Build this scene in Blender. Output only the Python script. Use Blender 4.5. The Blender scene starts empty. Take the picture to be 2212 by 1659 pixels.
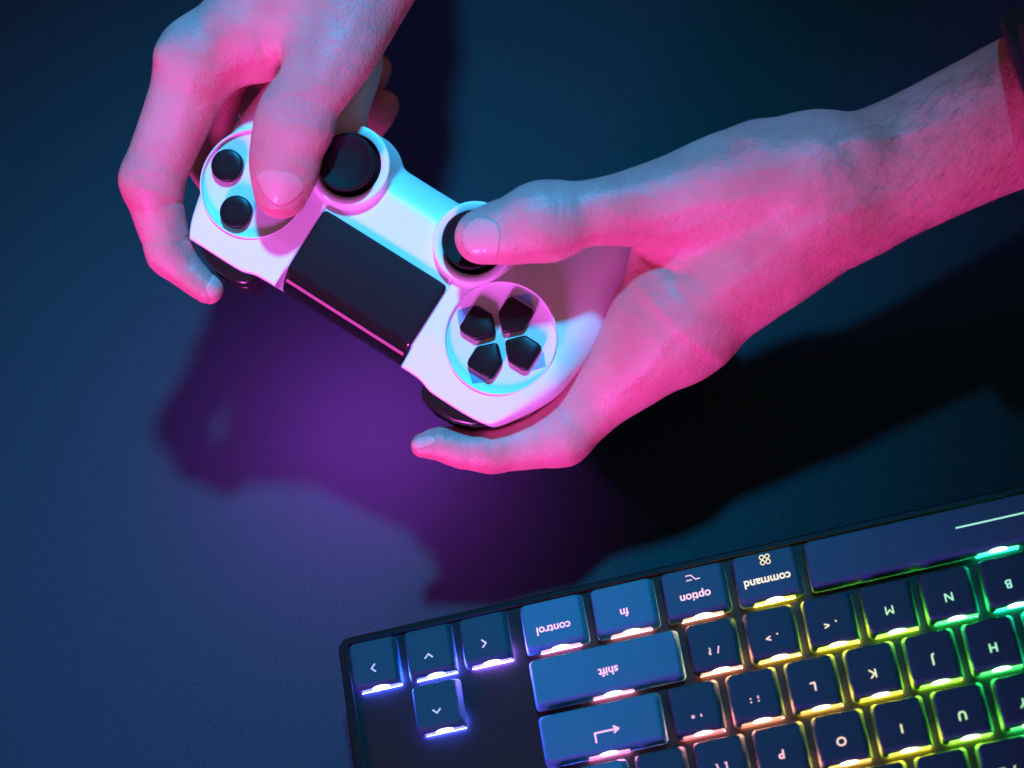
import bpy, bmesh, math, random
import numpy as np
from mathutils import Vector, Matrix
random.seed(7)
S = bpy.context.scene
COL = S.collection

# ------------------------------------------------------------------ camera
# solved from the keyboard grid: R,T give the key-top plane in camera space
# (x right, y down, z forward), lengths in millimetres
FPX, CX, CY = 5000.0, 1106.0, 829.5          # focal length / centre for a 2212 px wide frame
R = np.array([[0.96343035, 0.15693853, 0.21719176],
              [-0.23038358, 0.89906334, 0.37230164],
              [-0.13684068, -0.40872412, 0.90234097]])
T = np.array([-2.83688832, 4.55951843, 40.4008787]) * 19.05
N = R[:, 2]
KEYTOP = 40.0                                 # key tops above the table, mm
H = float(N @ T) + KEYTOP
Zw = -N
Xw = np.array([1.0, 0, 0]) - Zw[0] * Zw
Xw /= np.linalg.norm(Xw)
Yw = np.cross(Zw, Xw)
B = np.array([Xw, Yw, Zw])                    # camera vector -> world vector
def wv(v): return Vector((B @ np.array(v, float)).tolist())
CAMP = Vector((0, 0, H / 1000))
def wp(v):                                    # camera-space point in mm -> world in m
    return CAMP + wv(v) / 1000.0
cam = bpy.data.cameras.new('camera')
co = bpy.data.objects.new('camera', cam)
COL.objects.link(co)
cx_, cy_, cz_ = wv((1, 0, 0)), wv((0, -1, 0)), wv((0, 0, -1))
co.matrix_world = Matrix(((cx_.x, cy_.x, cz_.x, CAMP.x), (cx_.y, cy_.y, cz_.y, CAMP.y), (cx_.z, cy_.z, cz_.z, CAMP.z), (0, 0, 0, 1)))
cam.sensor_width = 36
cam.lens = 36 * FPX / 2212
cam.clip_start = 0.01
cam.clip_end = 20
cam.dof.use_dof = True
cam.dof.focus_distance = 0.765
cam.dof.aperture_fstop = 7.0
S.camera = co
S.render.resolution_x, S.render.resolution_y = 1024, 768

# ------------------------------------------------------------------ light
w = bpy.data.worlds.new('World')
S.world = w
w.use_nodes = True
w.node_tree.nodes['Background'].inputs[0].default_value = (1.0, 0.52, 0.55, 1)
w.node_tree.nodes['Background'].inputs[1].default_value = 0.13
S.view_settings.view_transform = 'Standard'
S.view_settings.look = 'None'
S.view_settings.exposure = 0
S.view_settings.gamma = 1
DREF = 760.0
def area(name, L, dist, target, size, power, color, spread=None, sizey=None):
    d = np.array(L, float); d /= np.linalg.norm(d)
    tp = np.array([(target[0] - CX) / FPX * DREF, (target[1] - CY) / FPX * DREF, DREF])
    pos = wp(tp + d * dist)
    l = bpy.data.lights.new(name, 'AREA')
    l.shape = 'RECTANGLE' if sizey else 'DISK'
    l.size = size
    if sizey: l.size_y = sizey
    l.energy = power
    l.color = color
    if spread: l.spread = math.radians(spread)
    o = bpy.data.objects.new(name, l)
    COL.objects.link(o)
    o.location = pos
    o.rotation_euler = (wp(tp) - pos).to_track_quat('-Z', 'Y').to_euler()
    return o
def spot(name, L, dist, target, radius, power, color, half_px, blend):
    o = area(name, L, dist, target, .1, 1, color)
    l = bpy.data.lights.new(name, 'SPOT')
    l.energy = power; l.color = color; l.shadow_soft_size = radius; l.spot_blend = blend
    l.spot_size = 2 * math.atan(half_px / FPX * DREF / dist)
    old = o.data; o.data = l; bpy.data.lights.remove(old)
    return o
spot('blue_lamp', (0, -.69, -.72), 2500, (570, 560), .10, 590, (0.0, .46, 1.0), 1700, 1.0)
area('pink_lamp', (-.42, .80, -.44), 850, (1000, 560), .20, 10.2, (1.0, .12, 1.05))

S.cycles.use_denoising = True
S.cycles.sample_clamp_indirect = 4
S.cycles.max_bounces = 6

# ------------------------------------------------------------------ materials
def mat(name, color, rough=.5, metal=0, spec=.5, emit=None, es=0, bump=0, bscale=300, sss=0, coat=0, var=0, vscale=40):
    m = bpy.data.materials.new(name)
    m.use_nodes = True
    nt = m.node_tree
    b = nt.nodes['Principled BSDF']
    b.inputs['Base Color'].default_value = (*color, 1)
    b.inputs['Roughness'].default_value = rough
    b.inputs['Metallic'].default_value = metal
    b.inputs['Specular IOR Level'].default_value = spec
    if coat: b.inputs['Coat Weight'].default_value = coat
    if emit:
        b.inputs['Emission Color'].default_value = (*emit, 1)
        b.inputs['Emission Strength'].default_value = es
    if sss:
        b.inputs['Subsurface Weight'].default_value = sss
        b.inputs['Subsurface Radius'].default_value = (1, .35, .2)
        b.inputs['Subsurface Scale'].default_value = .004
    tc = nt.nodes.new('ShaderNodeTexCoord')
    if var:
        n = nt.nodes.new('ShaderNodeTexNoise')
        n.inputs['Scale'].default_value = vscale
        n.inputs['Detail'].default_value = 6
        nt.links.new(tc.outputs['Object'], n.inputs['Vector'])
        mx = nt.nodes.new('ShaderNodeMix'); mx.data_type = 'RGBA'
        mx.inputs[6].default_value = (*[c * (1 - var) for c in color], 1)
        mx.inputs[7].default_value = (*[min(1, c * (1 + var)) for c in color], 1)
        mr = nt.nodes.new('ShaderNodeMapRange')
        mr.inputs['From Min'].default_value = .36; mr.inputs['From Max'].default_value = .64
        nt.links.new(n.outputs['Fac'], mr.inputs['Value'])
        nt.links.new(mr.outputs['Result'], mx.inputs[0])
        nt.links.new(mx.outputs[2], b.inputs['Base Color'])
    if bump:
        n2 = nt.nodes.new('ShaderNodeTexNoise')
        n2.inputs['Scale'].default_value = bscale
        n2.inputs['Detail'].default_value = 4
        nt.links.new(tc.outputs['Object'], n2.inputs['Vector'])
        bp = nt.nodes.new('ShaderNodeBump')
        bp.inputs['Strength'].default_value = bump
        bp.inputs['Distance'].default_value = .0004
        nt.links.new(n2.outputs['Fac'], bp.inputs['Height'])
        nt.links.new(bp.outputs['Normal'], b.inputs['Normal'])
    return m
M_WHITE = mat('white_plastic', (.80, .80, .80), .42, bump=.06, bscale=1500)
M_DISC = mat('white_plate', (.76, .76, .76), .35)
M_BLACK = mat('black_plastic', (.010, .007, .008), .36, spec=.25)
M_RUB = mat('black_rubber', (.009, .006, .007), .6, spec=.14, bump=.2, bscale=1500)
M_GLOSS = mat('gloss_black', (.010, .009, .010), .12)
M_PAD = mat('touch_surface', (.013, .011, .013), .5, spec=.12, bump=.15, bscale=2500)
M_SHADE = mat('recess_shade', (.16, .42, .62), .5)  # cyan of shaded recesses on the D-pad plate, put into the colour
M_TRIG = mat('trigger_plastic', (.014, .009, .009), .25)
M_CASE = mat('keyboard_case', (.004, .003, .003), .42, spec=.12, bump=.1, bscale=900)
M_PLATE = mat('keyboard_plate', (.012, .009, .009), .36, spec=.12, bump=.1, bscale=700)
M_STRIP = mat('strip_light', (.2, .02, .1), .3, emit=(1.0, .05, .35), es=.55)
M_BARL = mat('bar_light', (.1, .1, .1), .3, emit=(1.0, .10, .60), es=3)
M_CLOTH = mat('dark_cloth', (.006, .005, .006), .95, bump=1, bscale=1600, var=.4, vscale=900)

def skin_material():
    m = mat('skin', (.66, .40, .31), .50, spec=.4, sss=.25)
    nt = m.node_tree; b = nt.nodes['Principled BSDF']
    tc = nt.nodes.new('ShaderNodeTexCoord')
    n = nt.nodes.new('ShaderNodeTexNoise'); n.inputs['Scale'].default_value = 38; n.inputs['Detail'].default_value = 5
    cr = nt.nodes.new('ShaderNodeValToRGB')
    cr.color_ramp.elements[0].position = .35; cr.color_ramp.elements[0].color = (.55, .18, .18, 1)
    cr.color_ramp.elements[1].position = .65; cr.color_ramp.elements[1].color = (.67, .27, .27, 1)
    nt.links.new(tc.outputs['Object'], n.inputs['Vector']); nt.links.new(n.outputs['Fac'], cr.inputs[0])
    nt.links.new(cr.outputs[0], b.inputs['Base Color'])
    v = nt.nodes.new('ShaderNodeTexVoronoi'); v.inputs['Scale'].default_value = 900
    n2 = nt.nodes.new('ShaderNodeTexNoise'); n2.inputs['Scale'].default_value = 260; n2.inputs['Detail'].default_value = 6
    nt.links.new(tc.outputs['Object'], v.inputs['Vector']); nt.links.new(tc.outputs['Object'], n2.inputs['Vector'])
    b1 = nt.nodes.new('ShaderNodeBump'); b1.inputs['Strength'].default_value = .6; b1.inputs['Distance'].default_value = .0002
    b2 = nt.nodes.new('ShaderNodeBump'); b2.inputs['Strength'].default_value = .75; b2.inputs['Distance'].default_value = .0005
    nt.links.new(v.outputs['Distance'], b1.inputs['Height']); nt.links.new(n2.outputs['Fac'], b2.inputs['Height'])
    nt.links.new(b1.outputs['Normal'], b2.inputs['Normal']); nt.links.new(b2.outputs['Normal'], b.inputs['Normal'])
    return m
M_SKIN = skin_material()
M_NAIL = mat('nail', (.70, .30, .30), .55, sss=.2, coat=.3)

# ------------------------------------------------------------------ object helpers
def tag(o, label=None, cat=None, group=None, kind=None):
    if label: o['label'] = label
    if cat: o['category'] = cat
    if group: o['group'] = group
    if kind: o['kind'] = kind
    return o
def empty(name, mw):
    o = bpy.data.objects.new(name, None)
    COL.objects.link(o); o.matrix_world = mw; o.empty_display_size = .01
    return o
def mesh_obj(name, me, m, parent=None, loc=None, smooth=False):
    o = bpy.data.objects.new(name, me)
    COL.objects.link(o)
    if m and not me.materials: me.materials.append(m)
    if smooth: me.shade_smooth()
    if parent: o.parent = parent
    if loc: o.location = loc
    return o
def pydata(name, v, f, smooth=False):
    me = bpy.data.meshes.new(name)
    me.from_pydata([tuple(map(float, p)) for p in v], [], [tuple(map(int, q)) for q in f])
    me.update()
    if smooth: me.shade_smooth()
    return me
def lathe(profile, seg=64):                  # list of (r,z) mm
    v, f = [], []
    for r, z in profile:
        for i in range(seg):
            a = 2 * math.pi * i / seg
            v.append((r * math.cos(a) / 1000, r * math.sin(a) / 1000, z / 1000))
    for j in range(len(profile) - 1):
        for i in range(seg):
            k = (i + 1) % seg
            f.append((j * seg + i, j * seg + k, (j + 1) * seg + k, (j + 1) * seg + i))
    f.append(tuple(range(seg))[::-1]); f.append(tuple((len(profile) - 1) * seg + i for i in range(seg)))
    return pydata('lathe', v, f, True)
def rrect(x0, y0, x1, y1, r, seg=4):
    p = []
    for cx, cy, a0 in ((x1 - r, y1 - r, 0), (x0 + r, y1 - r, 90), (x0 + r, y0 + r, 180), (x1 - r, y0 + r, 270)):
        for i in range(seg + 1):
            a = math.radians(a0 + 90 * i / seg)
            p.append((cx + r * math.cos(a), cy + r * math.sin(a)))
    return p
def loft(rings, cap_bottom=True):            # rings: list of lists of (x,y,z) mm, bottom to top
    n = len(rings[0]); v = [(x / 1000, y / 1000, z / 1000) for rg in rings for x, y, z in rg]
    f = []
    for j in range(len(rings) - 1):
        for i in range(n):
            k = (i + 1) % n
            f.append((j * n + i, j * n + k, (j + 1) * n + k, (j + 1) * n + i))
    f.append(tuple((len(rings) - 1) * n + i for i in range(n)))
    if cap_bottom: f.append(tuple(range(n))[::-1])
    return pydata('loft', v, f)
def shrink(poly, d):                         # move a convex-ish outline inwards
    n = len(poly); out = []
    for i in range(n):
        a, b, c = np.array(poly[i - 1]), np.array(poly[i]), np.array(poly[(i + 1) % n])
        e1 = b - a; e2 = c - b
        n1 = np.array([-e1[1], e1[0]]) / (np.linalg.norm(e1) + 1e-9)
        n2 = np.array([-e2[1], e2[0]]) / (np.linalg.norm(e2) + 1e-9)
        m = n1 + n2; m /= (np.linalg.norm(m) + 1e-9)
        q = b + m * d / max(.5, float(m @ n1))
        out.append((q[0], q[1]))
    return out
def sharp_smooth(me, ang=40):
    me.shade_smooth()
    try: me.set_sharp_from_angle(angle=math.radians(ang))
    except Exception: pass
    return me
def prism(poly, z0, z1, bev=.4):             # bevelled prism, ccw outline mm
    rings = [[(x, y, z0) for x, y in poly], [(x, y, z1 - bev) for x, y in poly],
             [(x, y, z1 - bev * .35) for x, y in shrink(poly, bev * .3)],
             [(x, y, z1) for x, y in shrink(poly, bev)]]
    return sharp_smooth(loft(rings), 50)
def box(x0, y0, z0, x1, y1, z1):
    return loft([[(x0, y0, z), (x1, y0, z), (x1, y1, z), (x0, y1, z)] for z in (z0, z1)])

# ------------------------------------------------------------------ implicit surfaces
class Field:
    def __init__(s, lo, hi, vs):
        s.vs = vs; s.lo = np.array(lo, float)
        s.n = np.ceil((np.array(hi) - s.lo) / vs).astype(int) + 1
        s.ax = [s.lo[i] + vs * np.arange(s.n[i]) for i in range(3)]
        s.F = np.full(tuple(s.n), 50.0, np.float32)
    def sub(s, lo, hi):
        a = np.clip(np.floor((np.array(lo) - s.lo) / s.vs).astype(int), 0, s.n)
        b = np.clip(np.ceil((np.array(hi) - s.lo) / s.vs).astype(int) + 1, 0, s.n)
        if (b <= a).any(): return None
        sl = tuple(slice(a[i], b[i]) for i in range(3))
        X = s.ax[0][sl[0]].astype(np.float32)[:, None, None]
        Y = s.ax[1][sl[1]].astype(np.float32)[None, :, None]
        Z = s.ax[2][sl[2]].astype(np.float32)[None, None, :]
        return sl, X, Y, Z
    def cone(s, a, b, ra, rb, k=3.0, flat=1.0, carve=False):
        a = np.array(a, float); b = np.array(b, float)
        m = max(ra, rb) + k * 2 + 3
        g = s.sub(np.minimum(a, b) - m, np.maximum(a, b) + m)
        if g is None: return
        sl, X, Y, Z = g
        d = b - a; L2 = float(d @ d) + 1e-9
        px, py, pz = X - a[0], Y - a[1], Z - a[2]
        t = np.clip((px * d[0] + py * d[1] + pz * d[2]) / L2, 0, 1)
        qx = px - t * d[0]; qy = py - t * d[1]; qz = (pz - t * d[2]) / flat
        dist = np.sqrt(qx * qx + qy * qy + qz * qz) - (ra + (rb - ra) * t)
        F = s.F[sl]
        if carve:
            dist = -dist
            h = np.clip(.5 - .5 * (F - dist) / k, 0, 1)
            s.F[sl] = F * (1 - h) + dist * h + k * h * (1 - h)
        else:
            h = np.clip(.5 + .5 * (F - dist) / k, 0, 1)
            s.F[sl] = F * (1 - h) + dist * h - k * h * (1 - h)
def add_chain(fld, C, Rr, k, flat):
    # dense smooth centre line, hard minimum along the chain, then one soft union with the rest
    C = np.array(C); Rr = np.array(Rr); n = len(C)
    Q = np.column_stack([C, Rr])
    Pp = np.vstack([2 * Q[0] - Q[1], Q, 2 * Q[-1] - Q[-2]])
    D = []
    for i in range(n - 1):
        p0, p1, p2, p3 = Pp[i:i + 4]
        t01 = max(1e-3, np.linalg.norm((p1 - p0)[:3])) ** .5; t12 = max(1e-3, np.linalg.norm((p2 - p1)[:3])) ** .5; t23 = max(1e-3, np.linalg.norm((p3 - p2)[:3])) ** .5
        m1 = (p2 - p1) + t12 * ((p1 - p0) / t01 - (p2 - p0) / (t01 + t12))
        m2 = (p2 - p1) + t12 * ((p3 - p2) / t23 - (p3 - p1) / (t12 + t23))
        m = max(2, int(np.linalg.norm((p2 - p1)[:3]) / 3.5))
        for j in range(m):
            t = j / m
            D.append((2 * t ** 3 - 3 * t * t + 1) * p1 + (t ** 3 - 2 * t * t + t) * m1 + (-2 * t ** 3 + 3 * t * t) * p2 + (t ** 3 - t * t) * m2)
    D.append(Q[-1]); D = np.array(D)
    mg = D[:, 3].max() + 2 * k + 3
    g = fld.sub(D[:, :3].min(0) - mg, D[:, :3].max(0) + mg)
    if g is None: return
    sl, X, Y, Z = g
    tmp = Field.__new__(Field); tmp.vs = fld.vs
    a = [sl[i].start for i in range(3)]
    tmp.lo = fld.lo + fld.vs * np.array(a); tmp.F = np.full(fld.F[sl].shape, 50.0, np.float32); tmp.n = np.array(tmp.F.shape)
    tmp.ax = [fld.ax[i][sl[i]] for i in range(3)]
    for p, q in zip(D, D[1:]): tmp.cone(p[:3], q[:3], p[3], q[3], .6, flat)
    F = fld.F[sl]; d = tmp.F
    h = np.clip(.5 + .5 * (F - d) / k, 0, 1)
    fld.F[sl] = F * (1 - h) + d * h - k * h * (1 - h)
def surface_nets(F, lo, vs):
    ins = F < 0
    nx, ny, nz = F.shape
    c = np.zeros((nx - 1, ny - 1, nz - 1), np.int8)
    for i in (0, 1):
        for j in (0, 1):
            for k in (0, 1):
                c += ins[i:nx - 1 + i, j:ny - 1 + j, k:nz - 1 + k]
    act = (c > 0) & (c < 8)
    idx = -np.ones(act.shape, np.int64)
    P = np.argwhere(act)
    idx[act] = np.arange(len(P))
    acc = np.zeros((len(P), 3)); cnt = np.zeros(len(P))
    corners = [(i, j, k) for i in (0, 1) for j in (0, 1) for k in (0, 1)]
    V = {cc: F[P[:, 0] + cc[0], P[:, 1] + cc[1], P[:, 2] + cc[2]] for cc in corners}
    for c0 in corners:
        for ax in range(3):
            if c0[ax] == 0:
                c1 = list(c0); c1[ax] = 1; c1 = tuple(c1)
                a, b = V[c0], V[c1]
                m = (a < 0) != (b < 0)
                t = np.where(m, a / np.where(a - b == 0, 1, a - b), 0)
                p = np.tile(np.array(c0, float), (len(P), 1)); p[:, ax] += t
                acc[m] += p[m]; cnt[m] += 1
    verts = (P + acc / cnt[:, None])
    faces = []
    for ax in range(3):
        sa = [slice(1, n - 1) for n in F.shape]; sb = list(sa)
        sa[ax] = slice(0, F.shape[ax] - 1); sb[ax] = slice(1, F.shape[ax])
        A = ins[tuple(sa)]; Bq = ins[tuple(sb)]
        for flip in (0, 1):
            E = np.argwhere((A & ~Bq) if flip == 0 else (~A & Bq))
            off = [1, 1, 1]; off[ax] = 0
            E = E + np.array(off)
            u, v = (ax + 1) % 3, (ax + 2) % 3
            def cell(du, dv):
                q = E.copy(); q[:, u] -= du; q[:, v] -= dv
                return idx[q[:, 0], q[:, 1], q[:, 2]]
            Q = np.stack([cell(1, 1), cell(0, 1), cell(0, 0), cell(1, 0)], 1)
            if flip: Q = Q[:, ::-1]
            faces.append(Q)
    Q = np.concatenate(faces)
    Q = Q[(Q >= 0).all(1)]
    G = np.array(lo) + verts * vs
    # smooth normals from the field gradient
    def samp(A, p):
        i = np.clip(np.floor(p).astype(int), 0, np.array(A.shape) - 2); f = p - i
        r = 0
        for cc in corners:
            wgt = np.prod([f[:, q] if cc[q] else 1 - f[:, q] for q in range(3)], axis=0)
            r = r + wgt * A[i[:, 0] + cc[0], i[:, 1] + cc[1], i[:, 2] + cc[2]]
        return r
    def grad(p):
        g = np.zeros_like(p)
        for q in range(3):
            e = np.zeros(3); e[q] = .8
            g[:, q] = samp(F, p + e) - samp(F, p - e)
        return g / 1.6
    p = verts.copy()
    for _ in range(2):
        g = grad(p); gg = (g * g).sum(1) + 1e-6
        st = -samp(F, p) / gg
        p = p + np.clip(g * st[:, None], -.5, .5)
    G = np.array(lo) + p * vs
    g = grad(p); g /= (np.linalg.norm(g, axis=1)[:, None] + 1e-9)
    return G, Q, g
def implicit_mesh(name, F, lo, vs):
    v, q, g = surface_nets(F, lo, vs)
    me = bpy.data.meshes.new(name)
    me.vertices.add(len(v)); me.vertices.foreach_set('co', (v / 1000).astype(np.float32).ravel())
    me.loops.add(len(q) * 4); me.loops.foreach_set('vertex_index', q.astype(np.int32).ravel())
    me.polygons.add(len(q)); me.polygons.foreach_set('loop_start', (np.arange(len(q)) * 4).astype(np.int32))
    me.update(calc_edges=True); me.validate()
    me.shade_smooth()
    try: me.normals_split_custom_set_from_vertices([tuple(n) for n in g])
    except Exception as e: print('normals', e)
    return me

# ------------------------------------------------------------------ table
me = pydata('table', [(-2, -2, 0), (2, -2, 0), (2, 2, 0), (-2, 2, 0)], [(0, 1, 2, 3)])
table = mesh_obj('table', me, None)
mt = mat('table_surface', (.0065, .036, .040), .8, spec=.06, bump=.35, bscale=2200, var=.5, vscale=2000)
me.materials.append(mt)
tag(table, kind='structure')

# ------------------------------------------------------------------ keyboard
def frame_m(org, ax, ay, az):
    return Matrix(((ax.x, ay.x, az.x, org.x), (ax.y, ay.y, az.y, org.y), (ax.z, ay.z, az.z, org.z), (0, 0, 0, 1)))
KU = 19.05
# local axes: x = along the rows, y = away from the lower picture edge, z = up; origin at the outer corner
kx, kz = wv(R[:, 0]), wv(-R[:, 2]); ky = wv(-R[:, 1])
korg = wp(T) - kz * (KEYTOP / 1000)
kb = empty('keyboard', frame_m(korg, kx, ky, kz))
tag(kb, 'black mechanical keyboard turned upside down with rainbow backlit keys, lower right', 'keyboard')
PZ = KEYTOP - 6.2                              # plate height
X0, X1, Y0, Y1 = -5.2, 350, -150, 4.4
case = prism(rrect(X0, Y0, X1, Y1, 4), 1, PZ + .0, 1.0)
co_ = mesh_obj('case', case, M_CASE, kb)
# raised rim of the case as one ring
def ringmesh(outer, inner, z0, z1):
    n = len(outer); v = []
    for poly, z in ((outer, z0), (outer, z1 - .5), (shrink(outer, .5), z1), (inner, z1), (inner, z0)):
        v += [(x / 1000, y / 1000, z / 1000) for x, y in poly]
    f = []
    for j in range(4):
        for i in range(n):
            k = (i + 1) % n
            f.append((j * n + i, j * n + k, (j + 1) * n + k, (j + 1) * n + i))
    return pydata('ring', v, f)
mesh_obj('case_rim', ringmesh(rrect(X0, Y0, X1, Y1, 4), rrect(X0 + 3.0, Y0 + 3, X1 - 3, Y1 - 2.0, 1.5), PZ - 2, PZ + 1.6), M_CASE, kb)
mesh_obj('plate', box(X0 + 2.9, Y0 + 2.9, PZ - .5, X1 - 2.9, Y1 - 1.9, PZ + .12), M_PLATE, kb)

STOPS = [(0, (.05, .10, 1)), (1.6, (.08, .12, 1)), (2.8, (.38, .14, .95)), (3.6, (1, .20, .42)), (5.0, (1, .22, .25)),
         (6.0, (1, .36, .13)), (6.9, (1, .62, .05)), (7.8, (.85, .85, .03)), (8.6, (.35, .95, .03)), (9.5, (.03, .9, .10)), (10.8, (0, .85, .40)), (12.5, (0, .6, .8))]
def led_color(u, v):
    s = u - .42 * v - (.35 if u > 5 else 0)
    for (a, ca), (b, cb) in zip(STOPS, STOPS[1:]):
        if s <= b:
            t = max(0, (s - a) / (b - a)); return tuple(x + (y - x) * t for x, y in zip(ca, cb))
    return STOPS[-1][1]
_mc = {}
def led_mats(u, v):
    s = round((u - .42 * v) * 2) / 2
    if s not in _mc:
        c = led_color(s, 0)
        hot = tuple(min(1, x * .86 + .10) for x in c)
        _mc[s] = (mat('backlight', (.1, .1, .1), .4, emit=hot, es=2.2),
                  mat('key_lamp', (.1, .1, .1), .4, emit=c, es=300 if s > 3 else 900),
                  mat('legend_glow', (.3, .3, .3), .4, emit=tuple(min(1, x * .68 + .26) for x in c), es=1.1),
                  mat('glow_core', (.1, .1, .1), .4, emit=tuple(min(1, x * .4 + .6) for x in c), es=7))
    return _mc[s]
M_KEY = mat('keycap', (.022, .15, .185), .6, spec=.08, bump=.25, bscale=2600)
M_KEYD = mat('keycap_dark', (.008, .050, .060), .6, spec=.10, bump=.25, bscale=2600)
M_KEYM = mat('keycap_mid', (.015, .085, .105), .6, spec=.08, bump=.25, bscale=2600)
TOPW, TOPH = 14.3, 14.5
_caps = {}
def cap_mesh(wu, m):
    key = (wu, m.name)
    if key in _caps: return _caps[key]
    tw = TOPW + (wu - 1) * KU
    def rg(x0, y0, x1, y1, r, z): return [(x, y, z) for x, y in rrect(x0, y0, x1, y1, r, 4)]
    zb = PZ + 1.9
    rings = [rg(-1.15, -TOPH - 1.5, tw + 1.15, 1.0, 1.4, zb), rg(-1.0, -TOPH - 1.3, tw + 1.0, .85, 1.5, zb + 1.2),
             rg(-.35, -TOPH - .45, tw + .35, .3, 1.6, KEYTOP - .9), rg(-.08, -TOPH - .1, tw + .08, .08, 1.6, KEYTOP - .3),
             rg(.3, -TOPH + .3, tw - .3, -.3, 1.5, KEYTOP - .04), rg(.7, -TOPH + .7, tw - .7, -.7, 1.3, KEYTOP)]
    me = loft(rings); sharp_smooth(me, 60)
    me.materials.append(m)
    _caps[key] = me
    return me
def bar_mesh():
    # thin light gap with a hot swelling in the middle, lying on the lower skirt
    pts = []; n = 24; Lb = 13.6
    up, dn = [], []
    for i in range(n + 1):
        x = -Lb / 2 + Lb * i / n
        t = x / 2.2
        bulge = 1.0 * math.exp(-t * t) + .18 * math.exp(-((x - 3.2) / 1.1) ** 2) + .18 * math.exp(-((x + 3.2) / 1.1) ** 2)
        e = min(1, (Lb / 2 - abs(x)) / .6) ** .5
        up.append((x, (.36 + bulge * .55) * e)); dn.append((x, -.36 * e))
    poly = dn + up[::-1]
    v = []
    for z in (-.25, .06):
        for x, y in poly: v.append((x / 1000, y / 1000, z / 1000))
    m = len(poly); f = [tuple(range(m, 2 * m))] + [(i, (i + 1) % m, m + (i + 1) % m, m + i) for i in range(m)]
    return pydata('bar', v, f)
BAR = bar_mesh()
def core_mesh():
    poly = []
    for i in range(20):
        a = 2 * math.pi * i / 20; c, sn = math.cos(a), math.sin(a)
        poly.append((3.0 * c * abs(c) ** .4, .18 + (1.15 if sn > 0 else .5) * sn))
    v = [(x / 1000, y / 1000, z / 1000) for z in (-.2, .12) for x, y in poly]; m = 20
    return pydata('core', v, [tuple(range(m, 2 * m))] + [(i, (i + 1) % m, m + (i + 1) % m, m + i) for i in range(m)])
CORE = core_mesh()
def text_mesh(s, size):
    cu = bpy.data.curves.new('t', 'FONT'); cu.body = s; cu.size = size / 1000; cu.align_x = 'CENTER'; cu.align_y = 'CENTER'
    cu.offset = (0 if s == 'M' else .00004) if s in 'MNBVWK' else .00008; cu.extrude = .00003
    o = bpy.data.objects.new('t', cu); COL.objects.link(o)
    dg = bpy.context.evaluated_depsgraph_get()
    me = bpy.data.meshes.new_from_object(o.evaluated_get(dg))
    bpy.data.objects.remove(o)
    return me
def stroke_mesh(paths, wd=.55):              # list of polylines in mm
    v, f = [], []
    for p in paths:
        for a, b in zip(p, p[1:]):
            a = np.array(a, float); b = np.array(b, float); d = b - a; L = np.linalg.norm(d); d /= L; q = np.array([-d[1], d[0]]) * wd / 2
            a2 = a - d * wd * .35; b2 = b + d * wd * .35
            i = len(v)
            for c in (a2 - q, b2 - q, b2 + q, a2 + q): v.append((c[0] / 1000, c[1] / 1000, .00003))
            for c in (a2 - q, b2 - q, b2 + q, a2 + q): v.append((c[0] / 1000, c[1] / 1000, -.0001))
            f.append((i, i + 1, i + 2, i + 3))
            f += [(i + j, i + 4 + j, i + 4 + (j + 1) % 4, i + (j + 1) % 4) for j in range(4)]
    return pydata('stroke', v, f)
def circle(cx, cy, r, n=12): return [(cx + r * math.cos(2 * math.pi * i / n), cy + r * math.sin(2 * math.pi * i / n)) for i in range(n + 1)]
U0 = 3.1
keys = [(0, 0, 1, '#>'), (1, 0, 1, '#v'), (2, 0, 1, '#<'), (1, 1, 1, '#^'),
        (U0, 0, 1.25, 'control'), (U0 + 1.25, 0, 1.25, 'fn'), (U0 + 2.5, 0, 1.25, 'option'), (U0 + 3.75, 0, 1.25, 'command'), (U0 + 5, 0, 6.25, '#space')]
def row(v, first, fw, names):
    keys.append((U0, v, fw, first))
    for i, n in enumerate(names): keys.append((U0 + fw + i, v, 1, n))
row(1, 'shift', 2.75, ['/  ?', '.  >', ',  <', 'M', 'N', 'B', 'V'])
row(2, '#ret', 2.25, ["'  \"", ';  :', 'L', 'K', 'J', 'H', 'G', 'F'])
row(3, '\\  |', 1.5, [']  }', '[  {', 'P', 'O', 'I', 'U', 'Y', 'T', 'R'])
row(4, 'delete', 2, ['=  +', '-  _', '0  )', '9  (', '8  *', '7  &', '6  ^', '5  %', '4  $'])
names_plain = {'#>': 'right arrow', '#v': 'down arrow', '#<': 'left arrow', '#^': 'up arrow', '#space': 'space bar', '#ret': 'return arrow'}
ROT = Matrix.Rotation(math.pi, 4, 'Z')
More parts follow.
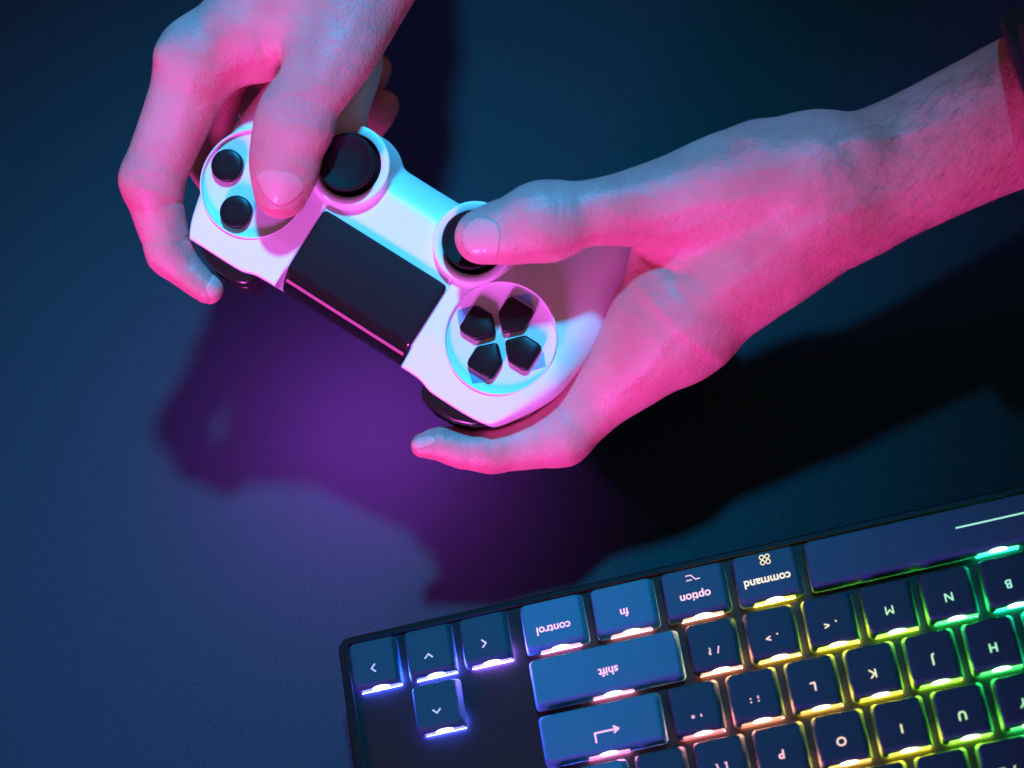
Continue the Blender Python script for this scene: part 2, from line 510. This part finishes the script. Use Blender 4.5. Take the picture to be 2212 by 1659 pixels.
for u, v, wu, leg in keys:
    bright = leg in ('control', 'fn', 'shift', '#ret', 'option', 'command')
    k = mesh_obj('key', cap_mesh(wu, (M_KEYM if leg in ('option', 'command', '#space') else M_KEY) if wu > 1 else M_KEYD), None, kb, (u * KU / 1000, -v * KU / 1000, 0))
    k['label'] = 'wide blank space bar with a thin light line' if leg == '#space' else 'key marked ' + names_plain.get(leg, leg.replace('  ', ' '))
    tw = TOPW + (wu - 1) * KU
    mb, ml, mg, mcore = led_mats(u + wu * .5, v)
    # light gap on the skirt facing the lower picture edge
    cxk = tw / 2 + .9
    if leg == '#space': cxk = tw / 2 + 2
    if leg != '#space' or True:
        b = bpy.data.objects.new('light_gap', BAR.copy()); b.data.materials.append(mb); COL.objects.link(b); b.parent = k
        yb, zb = -TOPH - 1.22, PZ + 3.35
        b.location = (cxk / 1000, (yb - .16) / 1000, zb / 1000)
        b.rotation_euler = (math.radians(70), 0, 0)
        c_ = bpy.data.objects.new('light_gap_core', CORE.copy()); c_.data.materials.append(mcore); COL.objects.link(c_); c_.parent = k
        c_.location = b.location; c_.rotation_euler = b.rotation_euler
        lp = mesh_obj('lamp', box(-min(7.2, 7.2), -2.6, 0, 6.4, 2.4, .45), ml, k, (cxk / 1000, (-TOPH + 1.6) / 1000, (PZ + .15) / 1000))
    # legend
    zt = KEYTOP + .02
    def put(me, x, y):
        o = mesh_obj('legend', me, mg, k, (x / 1000, y / 1000, zt / 1000)); o.rotation_euler = (0, 0, math.pi)
    if leg == '#space':
        put(stroke_mesh([[(-10, 0), (16, 0)]], .5), 64, -6.4)
    elif leg == '#ret':
        put(stroke_mesh([[(-4.2, 0), (3.4, 0), (3.4, 3.0)], [(-2.9, 1.0), (-4.4, 0), (-2.9, -1.0)]], .6), tw / 2 + 1.2, -TOPH * .62)
    elif leg.startswith('#'):
        s = 1.25
        sh = {'>': [(-.5 * s, s), (.5 * s, 0), (-.5 * s, -s)], '<': [(.5 * s, s), (-.5 * s, 0), (.5 * s, -s)],
              'v': [(-s, .5 * s), (0, -.5 * s), (s, .5 * s)], '^': [(-s, -.5 * s), (0, .5 * s), (s, -.5 * s)]}[leg[1]]
        put(stroke_mesh([sh], .5), tw / 2 - .2, -TOPH * .66)
    else:
        big = len(leg) == 1
        sz = 4.0 if big else (3.9 if len(leg) > 4 or leg == 'fn' else 3.2)
        yy = -TOPH * (.62 if big else .66)
        xx = tw / 2
        if leg in ('option', 'command'):
            yy = -TOPH * .66
            if leg == 'option':
                put(stroke_mesh([[(-2.2, 1.0), (-.8, 1.0), (.5, -.6), (2.2, -.6)], [(.5, 1.0), (2.2, 1.0)]], .32), tw / 2 + .3, -2.9)
            else:
                put(stroke_mesh([circle(.9, .9, .72), circle(-.9, .9, .72), circle(.9, -.9, .72), circle(-.9, -.9, .72)], .28), tw / 2 + .6, -2.6)
        if leg == 'shift': xx = tw / 2 + 1; yy = -TOPH * .60
        put(text_mesh(leg, sz * 1.0), xx, yy)

# ------------------------------------------------------------------ game controller
K = DREF / FPX                                # mm per picture pixel at the controller
KP = 794.0 / FPX
def cp(u, v, d=0.0):                          # picture point at d mm in front of the controller plane
    s = (DREF - d) / FPX
    return np.array([(u - CX) * s, -(v - CY) * s, d])
FO = wp((0, 0, DREF)); fx, fy, fz = wv((1, 0, 0)), wv((0, -1, 0)), wv((0, 0, -1))
a32 = math.radians(32.3)
e1 = fx * math.cos(a32) - fy * math.sin(a32)
e2 = fx * math.sin(a32) + fy * math.cos(a32)
tl = math.radians(11)
g1 = e1 * math.cos(tl) + fz * math.sin(tl); g3 = fz * math.cos(tl) - e1 * math.sin(tl); g2 = g3.cross(g1)
gc = cp(815, 563, 0)
gorg = FO + (fx * gc[0] + fy * gc[1]) / 1000
pad = empty('game_controller', frame_m(gorg, g1, g2, g3) @ Matrix.Scale(DREF / 794.0, 4))
tag(pad, 'white wireless game controller with black touchpad and sticks held in both hands', 'game controller')
def G(x, y): return (x * KP, y * KP)
half = [(0, -158), (162, -158), (163.5, -167), (200, -167), (222, -169), (240, -176), (258, -180), (392, -179), (408, -150), (424, -100), (440, -40), (447, 30), (452, 110), (456, 180),
        (455, 250), (446, 330), (428, 400), (395, 440), (350, 445), (305, 410), (270, 350), (246, 300), (228, 262), (205, 232), (170, 215), (120, 204), (0, 203)]
right = [(x + (42 * min(1, max(0, (y + 185) / 140)) if x > 390 else 0), y) for x, y in half]
def chaikin(P, keep):
    for _ in range(3):
        Q = [P[0]]
        for a, b in zip(P, P[1:]):
            ka, kb_ = a in keep, b in keep
            if not ka: Q.append((a[0] * .75 + b[0] * .25, a[1] * .75 + b[1] * .25))
            elif a != Q[-1]: Q.append(a)
            if not kb_: Q.append((a[0] * .25 + b[0] * .75, a[1] * .25 + b[1] * .75))
        Q.append(P[-1]); P = Q
    return P
KEEP = {(0, -158), (162, -158), (163.5, -167), (392, -179)}
right = chaikin(right, KEEP | {right[9]}); left = chaikin(half, KEEP)
outline = [G(x, y) for x, y in right] + [G(-x, y) for x, y in left[::-1][1:-1]]
def poly_sdf(P, X, Y):
    d = np.full(np.broadcast(X, Y).shape, 1e9); inside = np.zeros(d.shape, bool)
    n = len(P)
    for i in range(n):
        ax_, ay_ = P[i]; bx_, by_ = P[(i + 1) % n]
        ex, ey = bx_ - ax_, by_ - ay_
        px, py = X - ax_, Y - ay_
        t = np.clip((px * ex + py * ey) / (ex * ex + ey * ey), 0, 1)
        d = np.minimum(d, (px - t * ex) ** 2 + (py - t * ey) ** 2)
        cr = ((ay_ > Y) != (by_ > Y)) & (X < (bx_ - ax_) * (Y - ay_) / ((by_ - ay_) if by_ != ay_ else 1e-9) + ax_)
        inside ^= cr
    d = np.sqrt(d)
    return np.where(inside, -d, d)
def sstep(a, b, x):
    t = np.clip((x - a) / (b - a), 0, 1); return t * t * (3 - 2 * t)
def body():
    vs = .48
    fld = Field((-82, -33, -52), (86, 76, 8), vs)
    sl, X, Y, Z = fld.sub((-999,) * 3, (999,) * 3)
    X2, Y2 = X[:, :, 0], Y[:, :, 0]
    d2 = poly_sdf(outline, X2, Y2)
    hand = sstep(8, 40, Y2) * sstep(30, 48, np.abs(X2))         # 1 in the handles
    back = sstep(20, 34, Y2) * (1 - sstep(28, 42, np.abs(X2)))   # slope between the sticks
    top = 0 - 20 * np.clip((Y2 - 3) / 67, 0, 1) ** 1.25 * sstep(30, 46, X2) - .022 * np.clip(X2 - 60, 0, 99) ** 2 * sstep(-5, 15, Y2)
    top = top - 15 * np.clip((Y2 - 12) / 58, 0, 1) ** 1.4 * sstep(30, 46, -X2)
    top = top - 7.0 * back ** 1.2 * 1.0
    mid = np.abs(X2) < 26.2
    drop = np.clip(-17.6 - Y2, 0, 99)
    top = np.where(mid, top - 1.2 - drop * .85, top - .10 * np.clip(-12 - Y2, 0, 99))
    thick = 17 + 11 * hand + 3 * sstep(-5, 20, Y2)
    zc = top - thick / 2
    r = 1.0 + 11.0 * hand + 5.0 * sstep(-24, 15, Y2) * (1 - hand) * sstep(.45, .9, 1) * .6
    r = r + 2.5 * sstep(-28, -8, Y2) * (1 - hand)
    r = r + 4 * back
    h = thick / 2
    q1 = (d2 + r)[:, :, None]; q2 = np.abs(Z - zc[:, :, None]) - (h - r)[:, :, None]
    F = np.sqrt(np.maximum(q1, 0) ** 2 + np.maximum(q2, 0) ** 2) + np.minimum(np.maximum(q1, q2), 0) - r[:, :, None]
    # round dishes around the buttons
    for sx in (-1, 1):
        rr = np.sqrt((X - (50.9 if sx > 0 else -52.3)) ** 2 + Y ** 2)
        dish = np.maximum(rr - 19.25, np.maximum(-2.1 - Z, Z - 6))
        F = np.maximum(F, -dish)
        # stick collars
        rr = np.sqrt((X - sx * 25.9) ** 2 + (Y - 22.7) ** 2)
        col = np.maximum(rr - (14.1 + np.clip(2.6 - Z, 0, 30) * .06), np.abs(Z + 7.0) - 9.4)
        k = 1.6
        hh = np.clip(.5 + .5 * (F - col) / k, 0, 1)
        F = F * (1 - hh) + col * hh - k * hh * (1 - hh)
        well = np.maximum(rr - 11.6, -4 - Z)
        F = np.maximum(F, -well)
    me = implicit_mesh('shell', F.astype(np.float32), fld.lo, vs)
    return me
mesh_obj('shell', body(), M_WHITE, pad)

def at(o, x, y, z=0): o.location = (x / 1000, y / 1000, z / 1000); return o
for sx in (-1, 1):
    collar = lathe([(11.1, -3.8), (11.1, 2.1), (11.35, 2.5), (13.6, 2.75), (14.1, 2.6), (14.28, 2.1), (14.3, 1.0)], 72)
    # open ring, no caps
    bm = bmesh.new(); bm.from_mesh(collar); bmesh.ops.delete(bm, geom=[f for f in bm.faces if len(f.verts) > 4], context='FACES'); bm.to_mesh(collar); bm.free(); collar.shade_smooth()
    at(mesh_obj('stick_collar', collar, M_WHITE, pad), sx * 25.9, 22.7, 0)
    st = at(mesh_obj('thumbstick', lathe([(11.0, -3.6), (10.8, -1), (8.5, 1.5), (5.6, 2.6), (5.2, 4), (6.5, 5.0), (9.2, 5.6), (9.9, 6.2), (10.1, 7.0), (10.0, 7.9), (9.6, 8.3), (9.0, 8.2), (7.6, 7.4), (5, 6.9), (2, 6.8), (.1, 6.8)]), M_RUB, pad), sx * 25.9, 22.7, 0)
    plate = lathe([(19.55, -7.0), (19.5, .02), (19.3, .16), (19.05, .14), (18.9, -.05), (18.8, -1.5), (18.5, -1.65), (9, -1.7), (.2, -1.7)], 96)
    sharp_smooth(plate, 35)
    at(mesh_obj('button_plate', plate, M_DISC, pad), 50.9 if sx > 0 else -52.3, 0, 0)
bt = lathe([(5.72, -2.0), (5.72, .3), (5.6, .75), (5.2, 1.0), (3, 1.05), (.1, 1.05)], 48)
for dx, dy in ((-11.75, .3), (0, -11.75), (11.75, 0), (0, 11.75)):
    at(mesh_obj('action_button', bt, M_BLACK, pad), -52.3 + dx, dy, 0)
petal = [(0, 2.1), (1.0, 2.7), (4.7, 6.2), (5.3, 7.2), (5.35, 11.8), (5.0, 13.2), (4.0, 14.1), (-4.0, 14.1), (-5.0, 13.2), (-5.35, 11.8), (-5.3, 7.2), (-4.7, 6.2), (-1.0, 2.7)]
pm = prism(petal, -2.0, 1.0, .8)
tri = prism([(-4.0, 14.7), (4.0, 14.7), (0, 18.2)], -1.9, -1.56, .05)  # thin triangle painting the recess shade beyond each direction button
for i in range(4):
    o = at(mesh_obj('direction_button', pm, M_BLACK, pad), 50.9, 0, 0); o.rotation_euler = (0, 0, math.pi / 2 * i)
    o = at(mesh_obj('shade_mark', tri, M_SHADE, pad), 50.9, 0, 0); o.rotation_euler = (0, 0, math.pi / 2 * i)
# touchpad: flat field then a glossy slope down to the front
def touchpad():
    prof = [(5.4, -3.0), (5.4, -.1), (5.1, .22), (4.4, .32), (-17.2, .32), (-18.0, .16), (-19.0, -.5), (-21.6, -2.7), (-23.6, -4.6), (-24.9, -6.4), (-25.9, -8.5), (-26.4, -10.5), (-26.2, -12)]
    xs = [-25.7, -25.65, -25.3, -24.6] + list(np.linspace(-22, 22, 9)) + [24.6, 25.3, 25.65, 25.7]
    v, f = [], []
    for y, z in prof:
        for x in xs:
            e = abs(x) - 24.9
            zz = z - (.6 * max(0, e) ** 1.3 if y < 5.3 else 0)
            yy = y
            if y > 3.5 and abs(x) > 23.9:
                c = abs(x) - 23.9; yy = y - (1.8 - math.sqrt(max(0, 1.8 ** 2 - c * c)))
            v.append((x / 1000, yy / 1000, zz / 1000))
    n = len(xs)
    for j in range(len(prof) - 1):
        for i in range(n - 1):
            f.append((j * n + i, (j + 1) * n + i, (j + 1) * n + i + 1, j * n + i + 1))
    # side walls
    for side in (0, n - 1):
        base = len(v)
        for j, (y, z) in enumerate(prof): v.append((xs[side] / 1000, v[j * n + side][1], (z - 3) / 1000))
        for j in range(len(prof) - 1):
            q = (j * n + side, base + j, base + j + 1, (j + 1) * n + side)
            f.append(q if side == 0 else q[::-1])
    return sharp_smooth(pydata('touchpad', v, f), 25)
tp = mesh_obj('touchpad', touchpad(), M_PAD, pad)
tp.data.materials.append(M_GLOSS)
for p in tp.data.polygons:
    if p.center.y < -.0178: p.material_index = 1
mesh_obj('light_strip', box(-24.6, -22.95, -4.2, 24.6, -21.9, -2.85), M_STRIP, pad)
mesh_obj('light_bar', box(-23, -26.0, -16.6, 23, -24.6, -12.2), M_BARL, pad)
bl = bpy.data.lights.new('light_bar_lamp', 'AREA'); bl.shape = 'RECTANGLE'; bl.size = .040; bl.size_y = .004
bl.energy = .52; bl.color = (1.0, .04, .50); bl.spread = math.radians(128)
blo = bpy.data.objects.new('light_bar_lamp', bl); COL.objects.link(blo); blo.parent = pad
blo.location = (.004, -.0268, -.0150)
blo.rotation_euler = Vector((.10, -.50, -1)).to_track_quat('-Z', 'Y').to_euler()
# shoulder buttons
for sx in (-1, 1):
    P1 = [(36.5, -25), (36.3, -29.0), (38, -31.6), (42, -33.2), (52, -33.0), (58.5, -30.6), (61.8, -28), (62, -25)]
    P2 = [(37.5, -24), (37.6, -30), (40, -33.2), (44, -34.4), (53, -34.0), (58, -31.6), (60.5, -28), (61, -24)]
    if sx < 0:
        P1 = [(-x, y) for x, y in P1][::-1]; P2 = [(-x, y) for x, y in P2][::-1]
    if sx < 0:   # this pair reaches nearer to the touchpad
        P1 = [(x + 2, y) for x, y in P1]; P2 = [(x + 3, y) for x, y in P2]
    mesh_obj('bumper', prism(P1[::-1] if False else P1, -9.5, -2.4, 1.6), M_TRIG, pad)
    mesh_obj('trigger', prism(P2, -22, -9.9, 2.4), M_TRIG, pad)

# ------------------------------------------------------------------ person: two hands
hands = empty('person', frame_m(FO, fx, fy, fz))
tag(hands, 'person in a dark long sleeve whose two bare hands hold the white game controller', 'person')
def run(ops, lo, hi, vs):
    fld = Field(lo, hi, vs)
    for op in ops:
        if op[0] == 'n':
            _, amp = op
            sl, X, Y, Z = fld.sub((-9999,) * 3, (9999,) * 3)
            fld.F += (amp * (np.sin(X * .31 + 1.3 * np.sin(Y * .17)) * np.sin(Y * .27 + 1) + .6 * np.sin(X * .63 + Y * .5) * np.sin(Z * .45 + Y * .2))).astype(np.float32)
        elif op[0] == 'g':
            _, D, wd, amp, zmin = op
            g = fld.sub([D[:, 0].min() - 3 * wd, D[:, 1].min() - 3 * wd, zmin], [D[:, 0].max() + 3 * wd, D[:, 1].max() + 3 * wd, 999])
            if g is None: continue
            sl, X, Y, Z = g
            X2, Y2 = X[:, :, 0], Y[:, :, 0]
            m = np.full((X2.shape[0], Y2.shape[1]), 1e9); tb = np.zeros_like(m); nD = len(D) - 1
            for i in range(nD):
                e = D[i + 1] - D[i]; px, py = X2 - D[i][0], Y2 - D[i][1]
                t = np.clip((px * e[0] + py * e[1]) / (e @ e + 1e-9), 0, 1)
                dd = (px - t * e[0]) ** 2 + (py - t * e[1]) ** 2
                cl = dd < m; m = np.where(cl, dd, m); tb = np.where(cl, (i + t) / nD, tb)
            w2 = amp * np.exp(-m / wd ** 2) * np.clip(4 * np.minimum(tb, 1 - tb) + .05, 0, 1)
            fld.F[sl] += w2[:, :, None].astype(np.float32)
        elif op[0] == 'ch':
            add_chain(fld, *op[1:])
        else:
            fld.cone(*op[1:])
    return fld
def LIFT(u, v, d):                             # the hands follow the tilt of the controller; the forearm rises
    if u < 880: return d - 4
    return d + 7 + 22 * float(sstep(1250, 1900, u))
def chain(ops, pts, k=3.0, flat=1.0):
    c = [(cp(u, v, LIFT(u, v, d)), r * (DREF - LIFT(u, v, d)) / FPX) for u, v, d, r in pts]
    ops.append(('ch', [x for x, _ in c], [x for _, x in c], k, flat))
def bump(ops, u, v, d, r, k=3): a = cp(u, v, LIFT(u, v, d)); ops.append(('c', a, a + .01, r * K, r * K, k, 1.0))
def crease(ops, a, b, r=.5, k=1.2):
    ops.append(('c', cp(a[0], a[1], LIFT(*a)), cp(b[0], b[1], LIFT(*b)), r, r, k, 1.0, True))
def arc_crease(ops, u, v, d, r, flat, across_u):
    pts = []
    for q in range(-4, 5):
        ph = math.radians(13 * q)
        o = r * .99 * math.sin(ph)
        wob = 2.0 * math.sin(q * 1.7 + u)
        uu, vv = (u + o, v + wob) if across_u else (u + wob, v + o)
        pts.append((uu, vv, d + r * K * flat * math.cos(ph) + .15))
    for a, b in zip(pts, pts[1:]): crease(ops, a, b, .35, .9)
def groove(ops, pts, wd, amp, zmin=-15):     # crease (amp > 0) or raised vein (amp < 0) following a line on the near side
    P_ = [cp(u, v, LIFT(u, v, 5))[:2] for u, v in pts]
    D = []
    for i in range(len(P_) - 1):
        for j in range(6):
            t = j / 6; p0 = P_[max(0, i - 1)]; p1 = P_[i]; p2 = P_[i + 1]; p3 = P_[min(len(P_) - 1, i + 2)]
            D.append(.5 * (2 * p1 + (p2 - p0) * t + (2 * p0 - 5 * p1 + 4 * p2 - p3) * t * t + (3 * p1 - p0 - 3 * p2 + p3) * t ** 3))
    D.append(P_[-1])
    ops.append(('g', np.array(D), wd, amp, zmin))
def nail(ops, name, u, v, d, ang, hw, hl, nrm, parent, lift=.28):
    c = cp(u, v, LIFT(u, v, d))
    l = np.array([math.cos(math.radians(ang)), math.sin(math.radians(ang)), 0.0])
    nrm = np.array(nrm, float); nrm /= np.linalg.norm(nrm)
    l -= nrm * (l @ nrm); l /= np.linalg.norm(l); s = np.cross(nrm, l)
    m = max(hw, hl) + 6
    fld = run(ops, c - m, c + m, .33)
    sl, X, Y, Z = fld.sub(c - 99, c + 99)
    px, py, pz = X - c[0], Y - c[1], Z - c[2]
    a = px * l[0] + py * l[1] + pz * l[2]; b = px * s[0] + py * s[1] + pz * s[2]; h = px * nrm[0] + py * nrm[1] + pz * nrm[2]
    reg = ((np.abs(a) / hl) ** 3.2 + (np.abs(b) / hw) ** 3.2) ** (1 / 3.2)
    reg = (reg - 1) * min(hl, hw)
    F = np.maximum(np.maximum(fld.F - lift, reg), np.maximum(-(fld.F + .7), -h - 3))
    me = implicit_mesh(name, F.astype(np.float32), fld.lo, .33)
    return mesh_obj('fingernail', me, M_NAIL, parent)
def hand(name, ops, lo, hi, vs, label):
    fld = run(ops, lo, hi, vs)
    o = mesh_obj(name, implicit_mesh(name, fld.F, fld.lo, vs), M_SKIN, hands)
    o['label'] = label
    return o

# hand at the upper left (thumb over the round buttons)
A = []
chain(A, [(607, 414, 8, 59), (614, 366, 9.5, 75), (622, 310, 11, 80), (640, 258, 12, 82)], 3, .80)
chain(A, [(640, 258, 12, 82), (653, 222, 13, 77), (680, 185, 13, 79), (716, 112, 10, 96), (765, 0, 4, 112), (815, -120, 0, 130)], 4, .85)
chain(A, [(430, 132, -2, 86), (380, 258, -5, 74), (327, 388, -8, 67)], 4)
chain(A, [(327, 388, -8, 66), (345, 471, -12, 55), (368, 545, -14, 49)], 3)
chain(A, [(368, 545, -14, 49), (384, 566, -14, 43), (418, 598, -13, 37), (448, 623, -12, 33)], 3)
bump(A, 371, 122, 3, 33, 2)
chain(A, [(430, 125, -2, 86), (560, 40, -4, 110), (640, -110, -6, 125)], 6)
chain(A, [(560, 60, 0, 98), (640, 40, 2, 100), (700, 0, 2, 110)], 8)
chain(A, [(640, -60, -4, 150), (720, -220, -8, 170)], 8)
# fingers passing beneath the controller
chain(A, [(470, 120, -26, 80), (448, 250, -30, 62), (440, 330, -36, 48), (500, 430, -44, 42)], 3)
chain(A, [(560, 60, -36, 80), (560, 200, -60, 62), (660, 330, -66, 52), (790, 272, -58, 42), (828, 228, -54, 34)], 3)
chain(A, [(600, 0, -40, 80), (640, 120, -62, 56), (740, 220, -66, 46), (800, 170, -60, 36), (816, 148, -58, 30)], 3)
chain(A, [(600, 150, -26, 60), (660, 150, -30, 50)], 5)
for q, hw_ in enumerate((40, 54, 48, 58, 38)):
    groove(A, [(646 - hw_, 272 - 11 * q + 3 * math.sin(q)), (646, 268 - 11 * q), (648 + hw_, 270 - 11 * q + 4 * math.cos(q))], .75, .30)
for q in range(4): groove(A, [(560 + 22 * q, 60 + 4 * q), (572 + 20 * q, 110), (590 + 14 * q, 158)], 1.3, .35)
for q in range(3): groove(A, [(300 - 8 + 4 * q, 372 + 10 * q), (325, 380 + 10 * q), (352, 377 + 10 * q)], .8, .28)
groove(A, [(345, 440), (375, 430), (402, 420)], 1.0, .4, -60); groove(A, [(360, 522), (390, 510), (412, 498)], 1.1, .5, -60)
for pl in ([(380, 330), (400, 230), (440, 140), (520, 50), (600, -30)], [(470, 120), (540, 60), (600, 0)], [(700, 250), (730, 150), (790, 40), (830, -40)]):
    groove(A, pl, 2.6, -.35)
chain(A, [(672, -20, 12, 22), (655, 60, 15, 22), (640, 140, 17, 20), (618, 215, 17, 15)], 4)
bump(A, 575, 100, -2, 62, 6)
A.append(('n', .04))
lo = np.minimum(cp(235, 690, -10), cp(235, 690, -80)); lo[2] = -80
hA = hand('right_hand', A, (-143, 22, -80), (-22, 158, 26), .62, 'hand with thumb pressing the round buttons')
nail(A, 'nail', 599, 424, 17, -98, 8.2, 8.3, (.03, -.08, 1), hA, .08)
nail(A, 'nail', 466, 628, -12, -38, 4.2, 5.5, (.75, -.2, .6), hA)

# hand at the right (thumb on the stick, arm leaving the frame)
Bq = []
chain(Bq, [(1042, 511, 17, 60), (1075, 503, 17.5, 68), (1110, 497, 18, 74), (1150, 482, 18.5, 80), (1183, 478, 18, 82)], 3, .84)
chain(Bq, [(1183, 478, 18, 82), (1250, 464, 17, 71), (1300, 458, 16, 72), (1373, 449, 13, 84), (1480, 432, 8, 106), (1600, 404, 3, 128), (1766, 388, -2, 142)], 5, .9)
chain(Bq, [(1766, 395, -6, 150), (1850, 395, -8, 150), (1950, 358, -8, 146), (2090, 292, -8, 150), (2250, 220, -8, 162), (2420, 140, -8, 172)], 6, .82)
chain(Bq, [(1790, 430, -8, 148), (1640, 520, -8, 160), (1520, 620, -8, 146), (1462, 690, -8, 136)], 8, .8)
chain(Bq, [(1462, 685, -6, 136), (1405, 745, -6, 112), (1352, 803, -7, 90), (1290, 862, -9, 72), (1212, 938, -10, 67)], 5, .95)
chain(Bq, [(1212, 940, -10, 67), (1130, 962, -9, 53), (1062, 976, -8, 44)], 3)
chain(Bq, [(1062, 976, -8, 44), (1000, 970, -8, 43), (955, 959, -7, 38), (914, 962, -6, 27)], 3)
chain(Bq, [(1452, 540, -6, 84), (1560, 560, -8, 120)], 8, .8)
# fingers beneath the controller
chain(Bq, [(1450, 700, -30, 90), (1310, 800, -38, 62), (1210, 858, -40, 50), (1130, 890, -40, 44), (1060, 850, -42, 40)], 3)
chain(Bq, [(1500, 620, -34, 90), (1380, 700, -48, 60), (1250, 740, -52, 50), (1160, 700, -52, 42)], 3)
chain(Bq, [(1540, 560, -34, 80), (1430, 590, -48, 52), (1320, 600, -54, 44), (1250, 560, -54, 38)], 3)
# tendons, wrist bone, creases
chain(Bq, [(1400, 780, 0, 40), (1500, 665, 3, 50), (1660, 545, 3, 50), (1800, 450, 2, 46)], 7)
chain(Bq, [(1290, 440, 19, 30), (1420, 425, 16, 40), (1600, 385, 11, 44), (1760, 330, 6, 36)], 6)
bump(Bq, 1640, 330, 6, 62, 5); bump(Bq, 1860, 330, 2, 60, 6)
for q, (u, hw_) in enumerate(((1150, 34), (1162, 46), (1174, 40), (1187, 50), (1200, 36))):
    groove(Bq, [(u + 3 * math.sin(q), 470 - hw_), (u + 2, 466), (u - 4 * math.cos(q), 470 + hw_)], .75, .2)
groove(Bq, [(1376, 532), (1398, 560), (1440, 585), (1500, 596)], 1.6, .8, -40)
groove(Bq, [(1420, 560), (1452, 600), (1462, 650)], 1.4, .4, -40)
groove(Bq, [(1060, 918), (1064, 950), (1058, 985)], .9, .35); groove(Bq, [(1072, 920), (1076, 950)], .7, .25)
for q in range(5): groove(Bq, [(1585 + q * 26, 600 + 8 * math.sin(q * 2)), (1600 + q * 24, 640), (1606 + q * 25, 690)], 1.5, .14)
for q in range(4): groove(Bq, [(1772 + q * 13, 350 + 14 * q), (1792 + q * 14, 430 + 5 * q), (1788 + q * 18, 520)], 1.3, .16)
for pl in ([(1480, 700), (1540, 640), (1620, 590), (1700, 520), (1800, 470), (1930, 420), (2060, 350), (2200, 290)], [(1330, 860), (1400, 790), (1440, 730), (1520, 690)],
           [(1560, 640), (1600, 560), (1690, 470), (1760, 430)], [(1760, 330), (1850, 300), (1960, 290), (2080, 240)], [(1300, 470), (1400, 480), (1500, 450), (1600, 440), (1700, 400)]):
    groove(Bq, pl, 2.4, -.46)
groove(Bq, [(1420, 640), (1500, 560), (1600, 500), (1720, 450)], 3.0, .35)
Bq.append(('n', .05))
hB = hand('left_hand', Bq, (-38, -36, -68), (178, 128, 66), .72, 'hand with thumb on the stick and forearm reaching right')
nail(Bq, 'nail', 1029, 520, 25, 176, 7.2, 7.4, (-.02, -.12, 1), hB)
nail(Bq, 'nail', 906, 955, 0, 192, 3.4, 4.8, (-.3, .55, .6), hB, .08)

def forearm_hair():
    me = hB.data; nv = len(me.vertices)
    co3 = np.empty(nv * 3, np.float32); me.vertices.foreach_get('co', co3); co3 = co3.reshape(-1, 3) * 1000
    no3 = np.empty(nv * 3, np.float32); me.vertices.foreach_get('normal', no3); no3 = no3.reshape(-1, 3)
    rng = np.random.default_rng(3)
    ok = np.where((co3[:, 0] > 92) & (no3[:, 2] > .15) & (no3[:, 1] < .75))[0]
    pick = rng.choice(ok, 1500, replace=False)[:800]
    v, f = [], []
    for i in pick:
        p, n = co3[i], no3[i]
        wt = (p[0] - 92) / 60
        if rng.random() > .25 + wt: continue
        d = np.array([-.55, -.75, .0]) + rng.normal(0, .22, 3); d -= n * (d @ n); d /= np.linalg.norm(d)
        L = rng.uniform(3.5, 8); wd = .042
        s_ = np.cross(d, n); b = len(v)
        for t, hgt, ww in ((0, -.1, 1), (.5, .55, .8), (1, .75, .15)):
            c = p + d * L * t + n * hgt + s_ * .8 * t * t * rng.normal(0, 1)
            for q in range(3):
                a = 2 * math.pi * q / 3
                v.append((c + (s_ * math.cos(a) + n * math.sin(a)) * wd * ww) / 1000)
        for j in range(2):
            for q in range(3):
                k = (q + 1) % 3; f.append((b + j * 3 + q, b + j * 3 + k, b + j * 3 + 3 + k, b + j * 3 + 3 + q))
    return pydata('arm_hair', v, f)
hr = mesh_obj('arm_hair', forearm_hair(), mat('hair', (.12, .055, .04), .5), hB)
hr['kind'] = 'stuff'

# sleeve: tube of cloth around the forearm with a hem
def sleeve(c0, c1):
    ax = (c1 - c0) / np.linalg.norm(c1 - c0)
    s1 = np.cross(ax, [0, 0, 1.0]); s1 /= np.linalg.norm(s1); s2 = np.cross(ax, s1)
    v, f = [], []
    n = 72
    prof = [(2, 25.5), (0, 26.6), (-.6, 28.4), (-.2, 30.0), (1, 30.7), (2.6, 30.9), (3.4, 30.2), (4.4, 31.2), (8, 31.8), (14, 33), (22, 34.5), (32, 36), (44, 38), (60, 40), (85, 42)]
    for t, r in prof + [(130, 46)]:
        for i in range(n):
            a = 2 * math.pi * i / n
            w_ = 1 + (.03 * math.sin(3 * a + t * .12) + .02 * math.sin(7 * a - t * .2)) * min(1, max(0, t) / 15 + .25)
            p = c0 + ax * t + (s1 * math.cos(a) + s2 * math.sin(a) * .9) * r * w_ * .97
            v.append(p / 1000)
    for j in range(len(prof)):
        for i in range(n):
            k = (i + 1) % n; f.append((j * n + i, j * n + k, (j + 1) * n + k, (j + 1) * n + i))
    return pydata('sleeve', v, f, True)
mesh_obj('sleeve', sleeve(cp(2236, 226, 32), cp(2750, 20, 55)), M_CLOTH, hands)
mesh_obj('sleeve', sleeve(cp(745, -215, -14), cp(690, -800, -20)), M_CLOTH, hands)
